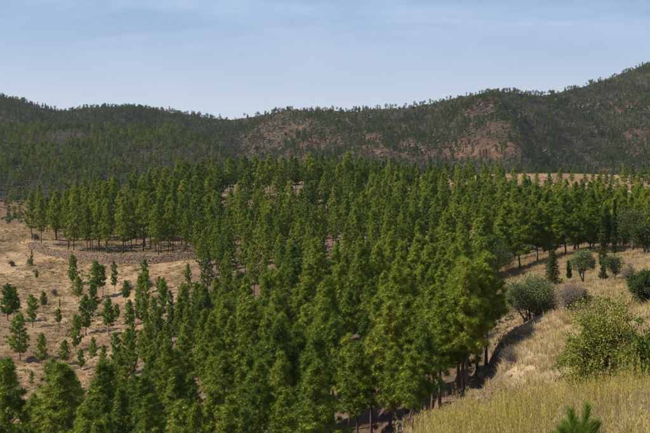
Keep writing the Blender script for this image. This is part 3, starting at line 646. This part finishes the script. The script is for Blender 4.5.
for row in range(11):
    d_ = 7.0 + rs.rand()
    while d_ < sl_[-1] - 0.5:
        wd = rs.uniform(0.18, 0.48); x, y, a, nx, ny = along(d_ + wd / 2); zt = np.interp(d_, dd, zz_[:, 0]); zb = np.interp(d_, dd, zz_[:, 1])
        hh = (zt - zb) * min(1, (d_ - 4) / 9) * (0.92 + .25 * fbm(d_ / 3.1, 0.5, 7)); z = zb - .12 + row * .20 + rs.normal() * .03
        if z < zb + hh and rs.rand() < .97:
            rock(wg, (x + nx * (.5 - .22 * (z - zb)) + rs.normal() * .03 - wc[0], y + ny * (.5 - .22 * (z - zb)) - wc[1], z + .13 - wc[2]), wd * 1.05, .45, rs.uniform(.19, .28), a + rs.normal() * .1, rs)
        d_ += wd * 0.97
wl = empty('dry_stone_wall', wc, 'low curved dry stone terrace wall on the bare slope under the pines', 'wall')
o = obj('stones', wg.mesh('stones', [M_STONE]), wl); o['kind'] = 'stuff'

# loose stones
def stones(name, pts, label, s0, s1, seed):
    g = Geo(); r_ = np.random.RandomState(seed)
    for p in pts:
        s_ = r_.uniform(s0, s1); rock(g, (p[0], p[1], p[2] + s_ * .15), s_ * r_.uniform(.8, 1.5), s_, s_ * r_.uniform(.5, .8), r_.rand() * 6.28, r_)
    o = obj(name, g.mesh(name, [M_STONE])); o['kind'] = 'stuff'; o['label'] = label; o['category'] = 'stones'
rs = np.random.RandomState(41); q = []
for k in range(230):
    a_ = at(rs.normal(507, 9), rs.normal(332, 10)); q.append(a_)
for k in range(260):
    t_ = rs.rand() * (len(EDGE) - 1.01); i_ = int(t_); e_ = EDGE[i_] + (EDGE[i_ + 1] - EDGE[i_]) * (t_ - i_); x = e_[0] - abs(rs.normal()) * 1.6 + .3; y = e_[1] + rs.normal() * .8; q.append((x, y, float(H(x, y))))
stones('rubble', q, 'brown rubble at the crumbled bank left of the olive bush', .05, .22, 42)
q = []
for k in range(420):
    px, py = rs.uniform(-5, 180), rs.uniform(240, 400)
    if px < 190 - max(0, py - 300) * 1.1: q.append(at(px, py, 120))
stones('slope_stones', q, 'small scattered stones on the bare left hand slope', .08, .36, 43)

# ------------------------------------------------------------------ broadleaf shrubs and trees
def leaves(C, rad, n, ln, wd, rs, droop=0.0):
    m = len(C); c = np.repeat(C, n, 0) + rs.normal(size=(m * n, 3)) * np.repeat(rad, n)[:, None] * 0.55
    v = unit(rs.normal(size=(m * n, 3)) + np.array([0, 0, 0.25 - droop])); sd = unit(np.cross(v, rs.normal(size=(m * n, 3))))
    s_ = rs.uniform(.7, 1.25, (m * n, 1)); b = c; t = c + v * ln * s_; md = c + v * ln * s_ * .5
    V = np.stack([b, md - sd * wd * s_, t, md + sd * wd * s_], 1).reshape(-1, 3); i = np.arange(m * n)[:, None] * 4
    return V, np.concatenate([i + [0, 1, 2], i + [0, 2, 3]], 0)
def shrub(name, px, base, top, wpx, label, cat, leaf, bark=M_BARK2, n=60, clumps=70, ln=.10, wd=.025, seed=0, stems=5, low=0.12, lobes=7, D=None, part='crown', crad=0.20, zr=None):
    rs = np.random.RandomState(seed); p = at(px, base) if D is None else at_d(px, D); h = (base - top) / F * p[1]; w_ = wpx / F * p[1]
    r = empty(name, (p[0], p[1], p[2] - 0.05), label, cat)
    lob = []
    for k in range(lobes):
        a = k * 2.4 + rs.rand(); rr = w_ * 0.5 * rs.uniform(0.25, 0.62) * (k > 0); lob.append((rr * math.cos(a), rr * math.sin(a), h * (rs.uniform(low + .25, .72) if zr is None else zr[0] + (zr[1] - zr[0]) * rs.rand() * (1.25 - 2 * rr / w_)) if k else h * .68, w_ * rs.uniform(.20, .30), h * rs.uniform(.2, .3)))
    C = []
    while len(C) < clumps:
        l_ = lob[rs.randint(len(lob))]; v = unit(rs.normal(size=3)) * rs.uniform(.55, 1.0)
        q = np.array([l_[0] + v[0] * l_[3], l_[1] + v[1] * l_[3], l_[2] + v[2] * l_[4]])
        if q[2] > low * h and q[2] < h * 0.98: C.append(q)
    C = np.array(C); g = Geo()
    for k in range(stems):
        e = np.array(lob[k % len(lob)][:3]); b0 = np.array([rs.normal() * .05 * w_, rs.normal() * .05 * w_, -.1]); m_ = (b0 + e) / 2 + rs.normal(size=3) * .06 * w_
        g.tube([b0, b0 * .6 + m_ * .4, m_, e], np.array([.030, .024, .018, .008]) * h * .9, 6)
        for c in C[k::stems][:14]:
            g.tube([m_, (m_ + c) / 2 + rs.normal(size=3) * .03, c], np.array([.012, .008, .004]) * h * .8, 4)
    obj('trunk' if cat == 'tree' else 'stems', g.mesh('stems', [bark], True), r)
    V, Fc = leaves(C, np.full(len(C), crad * w_ * .5) * rs.uniform(.7, 1.3, len(C)), n, ln, wd, rs)
    V[:, 2] = np.maximum(V[:, 2], 0.02)
    g2 = Geo(); g2.add(V, Fc); obj(part, g2.mesh(part, [leaf]), r); return r, p, h
shrub('olive_bush', 529, 320, 272, 58, 'large rounded grey-green olive bush standing on the dry trail edge', 'bush', M_OLIVE, n=150, clumps=210, ln=.12, wd=.026, seed=1, low=.02, lobes=16, crad=.20, zr=(.22, .72))
shrub('olive_tree', 498, 281, 240, 38, 'round dark olive tree at the pines\' edge behind the large bush', 'tree', M_DARK, n=130, clumps=110, ln=.14, wd=.03, seed=2, low=.22, stems=3, crad=.24)
shrub('olive_tree', 584, 284, 245, 23, 'upright small olive tree between the spruce and the thin cypress', 'tree', M_OLIVE, n=90, clumps=80, ln=.14, wd=.03, seed=3, low=.26, stems=2, crad=.28)
shrub('olive_tree', 614, 282, 255, 27, 'low open olive tree right of the leaning cypress', 'tree', M_OLIVE, n=70, clumps=60, ln=.14, wd=.03, seed=4, low=.25, stems=3, crad=.26)
shrub('oak_bush', 645, 303, 268, 38, 'dark round bush cut by the right edge of the photo', 'bush', M_DARK, n=120, clumps=150, ln=.10, wd=.03, seed=5, low=.03, lobes=14, crad=.20, zr=(.2, .72))
shrub('oak_tree', 634, 250, 207, 42, 'dark rounded evergreen oak at the right above the dry grass', 'tree', M_DARK, n=120, clumps=100, ln=.18, wd=.05, seed=6, low=.16, stems=3, crad=.25)
shrub('oak_tree', 656, 250, 205, 36, 'dark evergreen oak half outside the right edge of the photo', 'tree', M_DARK, n=120, clumps=100, ln=.18, wd=.05, seed=7, low=.14, stems=3, crad=.25)
shrub('oak_tree', 592, 248, 211, 32, 'dark shaded oak behind the upright small olive tree', 'tree', M_DARK, n=110, clumps=80, ln=.18, wd=.05, seed=8, low=.14, stems=3, crad=.25)
for k, (px, b_, t_, w_, lb) in enumerate([(606, 249, 213, 30, 'dark oak directly behind the tall leaning cypress'), (574, 251, 217, 26, 'dark oak behind the tiny pole-like cypress'), (646, 254, 222, 30, 'low dark oak at the right edge above the dry grass'), (621, 247, 210, 28, 'dark oak right of the slim upright cypress')]):
    shrub('oak_tree', px, b_, t_, w_, lb, 'tree', M_DARK, n=110, clumps=90, ln=.18, wd=.05, seed=80 + k, low=.08, stems=3, crad=.25)
shrub('oak_tree', 375, 199, 183, 24, 'low dark bushy oak among pines on the crest', 'tree', M_DARK, n=90, clumps=60, ln=.3, wd=.08, seed=18, low=.1, stems=3, crad=.25)
shrub('twig_shrub', 571, 313, 286, 36, 'leafless purplish grey shrub between the olive bush and the fig', 'shrub', M_TWIG, n=90, clumps=70, ln=.26, wd=.006, seed=9, low=.02, stems=9, crad=.26, part='twigs')
shrub('twig_shrub', 629, 284, 262, 14, 'small bare grey shrub left of the dark edge bush', 'shrub', M_TWIG, n=70, clumps=40, ln=.3, wd=.008, seed=10, low=.02, stems=6, crad=.3, part='twigs')
shrub('twig_shrub', 511, 366, 345, 22, 'grey dry shrub on the bank above the shaded ledges', 'shrub', M_TWIG, n=70, clumps=40, ln=.2, wd=.005, seed=11, low=.02, stems=6, crad=.3, part='twigs')
shrub('fig_bush', 604, 393, 287, 92, 'large yellow-green fig bush on the right, nearest of the shrubs', 'bush', M_FIG, n=52, clumps=330, ln=.07, wd=.024, seed=12, low=.03, stems=9, lobes=26, crad=.13, zr=(.14, .80))
shrub('fig_bush', 642, 392, 312, 54, 'lower fig bush growing against the right edge of the photo', 'bush', M_FIG, n=40, clumps=100, ln=.08, wd=.028, seed=13, low=.05, stems=5, lobes=8, crad=.18)
shrub('green_shrub', 560, 375, 352, 20, 'low yellow-green shrub at the left foot of the fig bush', 'shrub', M_FIG, n=30, clumps=45, ln=.06, wd=.02, seed=14, low=.03, crad=.22)
shrub('green_shrub', 583, 305, 288, 18, 'small olive-green shrub behind the fig beside grey twigs', 'shrub', M_OLIVE, n=50, clumps=40, ln=.09, wd=.03, seed=15, low=.03, crad=.25)
for k, (px, py, w_) in enumerate([(36, 236, 9), (30, 262, 8), (12, 262, 7), (55, 292, 8), (128, 286, 9), (150, 283, 10)]):
    shrub('dry_shrub', px, py + 4, py - 3, w_, ['low brown shrub near the left end of the terrace lip', 'low brown shrub under the broken end of the wall', 'low brown shrub at the left photo edge below the lip', 'low brown shrub midway down the bare slope',
          'low brown shrub under the middle of the wall', 'low brown shrub under the right end of the wall'][k], 'shrub', M_TWIG, n=40, clumps=30, ln=.4, wd=.02, seed=60 + k, low=.02, stems=4, crad=.3, part='twigs')
# spruce-like conifer with drooping tiers
def spruce(px, base, top, label):
    rs = np.random.RandomState(77); p = at(px, base); h = (base - top) / F * p[1]; r = empty('spruce_tree', p - [0, 0, .05], label, 'tree')
    g = Geo(); g.tube([(0, 0, -.1), (0, 0, h * .5), (0, 0, h)], [.07, .045, .01], 7); C, Dv, Ln = [], [], []
    for k in range(15):
        t = k / 15; z = h * (.06 + .9 * t); L_ = h * .27 * (1 - t) ** .9 + .08
        for j in range(7):
            a = j * .9 + k * .5 + rs.normal() * .1; d = np.array([math.cos(a), math.sin(a), 0]); q = L_ * rs.uniform(.75, 1.1); e = np.array([0, 0, z]) + d * q + [0, 0, -.18 * q]
            g.tube([(0, 0, z), np.array([0, 0, z]) + d * q * .5 + [0, 0, .02], e], [.015, .01, .005], 3)
            for f in np.linspace(.2, 1, 6): C.append(np.array([0, 0, z]) + (e - [0, 0, z]) * f + rs.normal(size=3) * .04); Dv.append(d * .9 + [0, 0, .1]); Ln.append(.20 * (1.15 - .3 * f))
    obj('trunk', g.mesh('trunk', [M_BARK], True), r); V, Fc = blades(np.array(C), np.array(Dv), np.array(Ln), 40, .012, rs, 1.0, .5); q = Geo(); q.add(V, Fc); obj('crown', q.mesh('crown', [M_DARK]), r)
spruce(552, 286, 247, 'small dark tiered spruce standing alone behind the olive bush')
def cypress(px, base, top, w_, lean, label, seed):
    rs = np.random.RandomState(seed); p = at(px, base); h = (base - top) / F * p[1]; R = w_ / F * p[1] / 2; r = empty('cypress_tree', p - [0, 0, .05], label, 'tree')
    z = rs.uniform(.05, 1, 420); a = rs.rand(420) * 6.28; rr = R * np.minimum(1, (1 - z) * 2.6 + .12) * np.sqrt(rs.rand(420)) * (0.72 + .3 * np.sin(z * 19 + seed))
    C = np.stack([rr * np.cos(a) + lean * h * (z - .1), rr * np.sin(a), z * h], 1); g = Geo(); g.tube([(0, 0, -.1), (lean * h * .4, 0, h * .5), (lean * h * .9, 0, h * .95)], [.08, .05, .01], 6)
    obj('trunk', g.mesh('trunk', [M_BARK2], True), r); V, Fc = blades(C, np.tile([[0, 0, 1.0]], (420, 1)), np.full(420, .34), 26, .018, rs, .8, .9); q = Geo(); q.add(V, Fc); obj('crown', q.mesh('crown', [M_DARK]), r)
cypress(603, 282, 216, 9, -.02, 'tall thin leaning cypress between the two small olive trees', 1)
cypress(614, 256, 200, 7, .0, 'slim upright cypress in front of the dark oaks', 2)
cypress(569, 281, 262, 3.2, .0, 'tiny pole-like young cypress right of the spruce', 3)

# sapling in the foreground, only its long-needled shoots reach into the picture
def sapling():
    rs = np.random.RandomState(5); D = 9.0; p = at_d(580, D); r = empty('pine_sapling', p - [0, 0, .03], 'bright green long-needled pine sapling tip at the bottom edge', 'pine sapling')
    g = Geo(); C, Dv, Ln = [], [], []
    def z_at(py): return ray(325, py)[1] * D - p[2]
    root = np.array([0, 0, 0]); g.tube([(0, 0, -.05), (0, 0, z_at(430))], [.022, .016], 7)
    for dx, top, b in [(-.045, 405, 445), (.075, 399, 440), (.012, 417, 440), (-.13, 421, 450), (.16, 417, 448), (-.07, 420, 450), (.11, 414, 452), (.04, 425, 455), (-.17, 428, 458), (.19, 428, 460), (0, 432, 470), (-.1, 436, 470), (.12, 436, 470)]:
        e = np.array([dx, rs.normal() * .07, z_at(top) - .05]); b0 = np.array([dx * .35, 0, z_at(b)]); g.tube([b0 * [0, 0, 1], b0 * .5 + e * .5 * [1.0, 1, 1], e], [.010, .008, .005], 6)
        for f in np.linspace(0.1, 1, 12): C.append(b0 + (e - b0) * f); Dv.append(unit(e - b0)); Ln.append(.15 * (1.05 - .35 * f))
    obj('stem', g.mesh('stem', [M_BARK2], True), r); V, Fc = blades(np.array(C), np.array(Dv), np.array(Ln), 60, .0016, rs, .55, .95, .03); q = Geo(); q.add(V, Fc); obj('needles', q.mesh('needles', [M_YOUNG]), r)
sapling()

# ------------------------------------------------------------------ dry grass
def tuft(seed, n, h, sp, wd, m, lean=.5, heads=0):
    rs = np.random.RandomState(seed); g = Geo()
    for k in range(n):
        a = rs.rand() * 6.28; r0 = sp * math.sqrt(rs.rand()); b = np.array([r0 * math.cos(a), r0 * math.sin(a), -.03]); hh = h * rs.uniform(.5, 1.1); l_ = lean * hh * rs.rand()
        a2 = a + rs.normal() * .7; d = np.array([math.cos(a2), math.sin(a2), 0]); t = b + d * l_ + [0, 0, hh * (1 - .25 * lean * rs.rand())]; md = b + d * l_ * .32 + [0, 0, hh * .55]
        s_ = np.array([-math.sin(a2), math.cos(a2), 0]) * wd * rs.uniform(.7, 1.3)
        s_ = s_ * math.cos(1.0) + d * wd * math.sin(rs.rand() * 3)
        g.add([b - s_, b + s_, md + s_ * .8, md - s_ * .8, t], [(0, 1, 2), (0, 2, 3), (3, 2, 4)])
        if k < heads:
            V, Fc = blades(np.array([t - [0, 0, .03], t - [0, 0, .08], t - [0, 0, .13]]), np.tile([[0, 0, 1.0]], (3, 1)), np.full(3, .06), 6, .0025, rs, .5, .9); g.add(V, Fc)
    return g.mesh('tuft', [m])
def grass(name, n, px0, px1, y0, y1, protos, s0, s1, label, seed, fn, wts=None):
    rs = np.random.RandomState(seed); y = np.sqrt(rs.uniform(y0 * y0, y1 * y1, n)); px = rs.uniform(px0, px1, n); x = (px - 325) / F * y; z = H(x, y); _, py = proj(x, y, z)
    k = rs.rand(n) < fn(x, y, z, px, py); x, y, z = x[k], y[k], z[k]; n = len(x); s_ = rs.uniform(s0, s1, (n, 1)) * [[1, 1, 1]] * np.stack([np.ones(n), np.ones(n), rs.uniform(.7, 1.25, n)], 1)
    s_ = s_ * np.where(y < 40, 1.08 - 0.55 * sstep(15, 27, y), 1.0)[:, None]
    rot = np.stack([rs.normal(size=n) * .12, rs.normal(size=n) * .12, rs.rand(n) * 6.28], 1)
    return scatter(name, np.stack([x, y, z], 1), rot, s_, rs.choice(len(protos), n, p=wts), protos, label, 'grass')
T_NEAR = [tuft(i, 70, .30, .20, .0022, M_STRAW, 1.2) for i in range(3)] + [tuft(5 + i, 46, .44, .16, .0020, M_STRAW, .7, 8) for i in range(2)] + [tuft(10 + i, 46, .68, .15, .0026, M_GOLD, .5, 12) for i in range(3)]
T_MID = [tuft(20 + i, 40, .42, .28, .011, M_STRAW, .9) for i in range(4)] + [tuft(30, 30, .6, .2, .010, M_GOLD, .6)]
T_FAR = [tuft(40 + i, 34, .42, .45, .03, M_STRAW, 1.0) for i in range(4)] + [tuft(50, 24, .5, .3, .03, M_TWIG, .8), tuft(51, 40, .55, .5, .04, M_OLIVE, 1.2)]
def f_near(x, y, z, px, py):
    e, al = poly_dist(x, y, EDGE); g = (0.55 + .6 * fbm(x / 1.6, y / 1.6, 131)) * np.where((e > .3), .25, 1.0); g = np.where(fbm(x / 2.6, y / 2.6, 211) < -.16, .12 * g, g); return g * (1 - .5 * track(x, y))
def f_gold(x, y, z, px, py):
    return (-0.05 + 1.9 * fbm(x / 1.0, y / 1.0, 141) + .22 * (px < 525)) * sstep(388, 408, py + 6 * fbm(x / 2, y / 2, 3))
def f_mid(x, y, z, px, py):
    _, _, a, b, c = zone(x, y, z); e, al = poly_dist(x, y, EDGE); return (0.60 + 1.2 * fbm(x / 4, y / 4, 151)) * (1 - .5 * track(x, y)) * np.where(a | ((e > .5) & (y < 95)), .10, 1.0)
def f_far(x, y, z, px, py):
    _, _, a, b, c = zone(x, y, z); return (0.40 + 1.1 * fbm(x / 9, y / 9, 161)) * np.where(a, .05, 1.0)
grass('foreground_grass', 11000, 424, 690, 8, 34, T_NEAR[:5], .7, 1.2, 'dry straw grass covering the foreground at lower right', 1, f_near)
grass('golden_grass', 4600, 424, 690, 8, 25, T_NEAR[5:] + T_NEAR[3:5], .65, 1.1, 'tall yellow-green grass stalks along the bottom right edge', 2, f_gold)
grass('trail_grass', 34000, 400, 690, 32, 165, T_MID, .7, 1.25, 'dry straw grass on the trail and around the olive trees', 3, f_mid, [.23, .23, .22, .22, .10])
grass('slope_grass', 42000, -40, 330, 130, 330, T_FAR, .6, 1.2, 'pale dry grass tussocks on the bare left hand slope', 4, f_far, [.24, .24, .22, .22, .05, .03])
grass('field_grass', 9000, 500, 690, 165, 390, T_FAR[:4], .6, 1.1, 'pale dry grass of the field beyond the right hand pines', 6, f_far)

M_SAGE = leaf_mat('sage_grass', [(0.05, (0.12, 0.11, 0.05)), (0.5, (0.22, 0.20, 0.085)), (0.9, (0.34, 0.29, 0.13))], 0.25, 0.8)
T_SAGE = [tuft(80 + i, 60, .48, .22, .0024, M_SAGE, .8) for i in range(3)]
grass('sage_grass', 2600, 424, 690, 9, 30, T_SAGE, .6, 1.15, 'grey-green tussocks among the yellow grass at the bottom', 7, lambda x, y, z, px, py: .1 + 1.6 * fbm(x / 1.3, y / 1.3, 191) + .2 * (px < 530))
def f_floor(x, y, z, px, py):
    _, _, a, b, c = zone(x, y, z); e, al = poly_dist(x, y, EDGE); return (0.5 + .8 * fbm(x / 4, y / 4, 181)) * (a | ((e > .3) & (e < 22)))
T_FLOOR = [tuft(70 + i, 26, .16, .3, .010, M_STRAW, 1.6) for i in range(2)] + [tuft(73 + i, 24, .16, .3, .010, M_TWIG, 1.8) for i in range(3)]
grass('forest_litter', 9000, 180, 520, 34, 135, T_FLOOR, .7, 1.5, 'dry twigs and grass littering the ground under the front pines', 8, f_floor)

# ------------------------------------------------------------------ air
V = np.array([(x, y, z) for x in (-3600., 3600.) for y in (-60., 2350.) for z in (-420., 330.)])
m, t, o_ = mat('haze_air'); pv = N(t, 'ShaderNodeVolumePrincipled', Density=0.000035, Anisotropy=0.2); pv.inputs['Color'].default_value = (0.80, 0.88, 1.0, 1); t.links.new(pv.outputs[0], o_.inputs['Volume'])
hb = obj('haze', mesh_np('haze', V, [(0, 1, 3, 2), (4, 6, 7, 5), (0, 4, 5, 1), (2, 3, 7, 6), (0, 2, 6, 4), (1, 5, 7, 3)], [m])); hb['kind'] = 'stuff'; hb['label'] = 'thin blue haze lying over the valley and mountains'; hb['category'] = 'haze'
print('tris', sum(len(m_.polygons) for m_ in bpy.data.meshes))
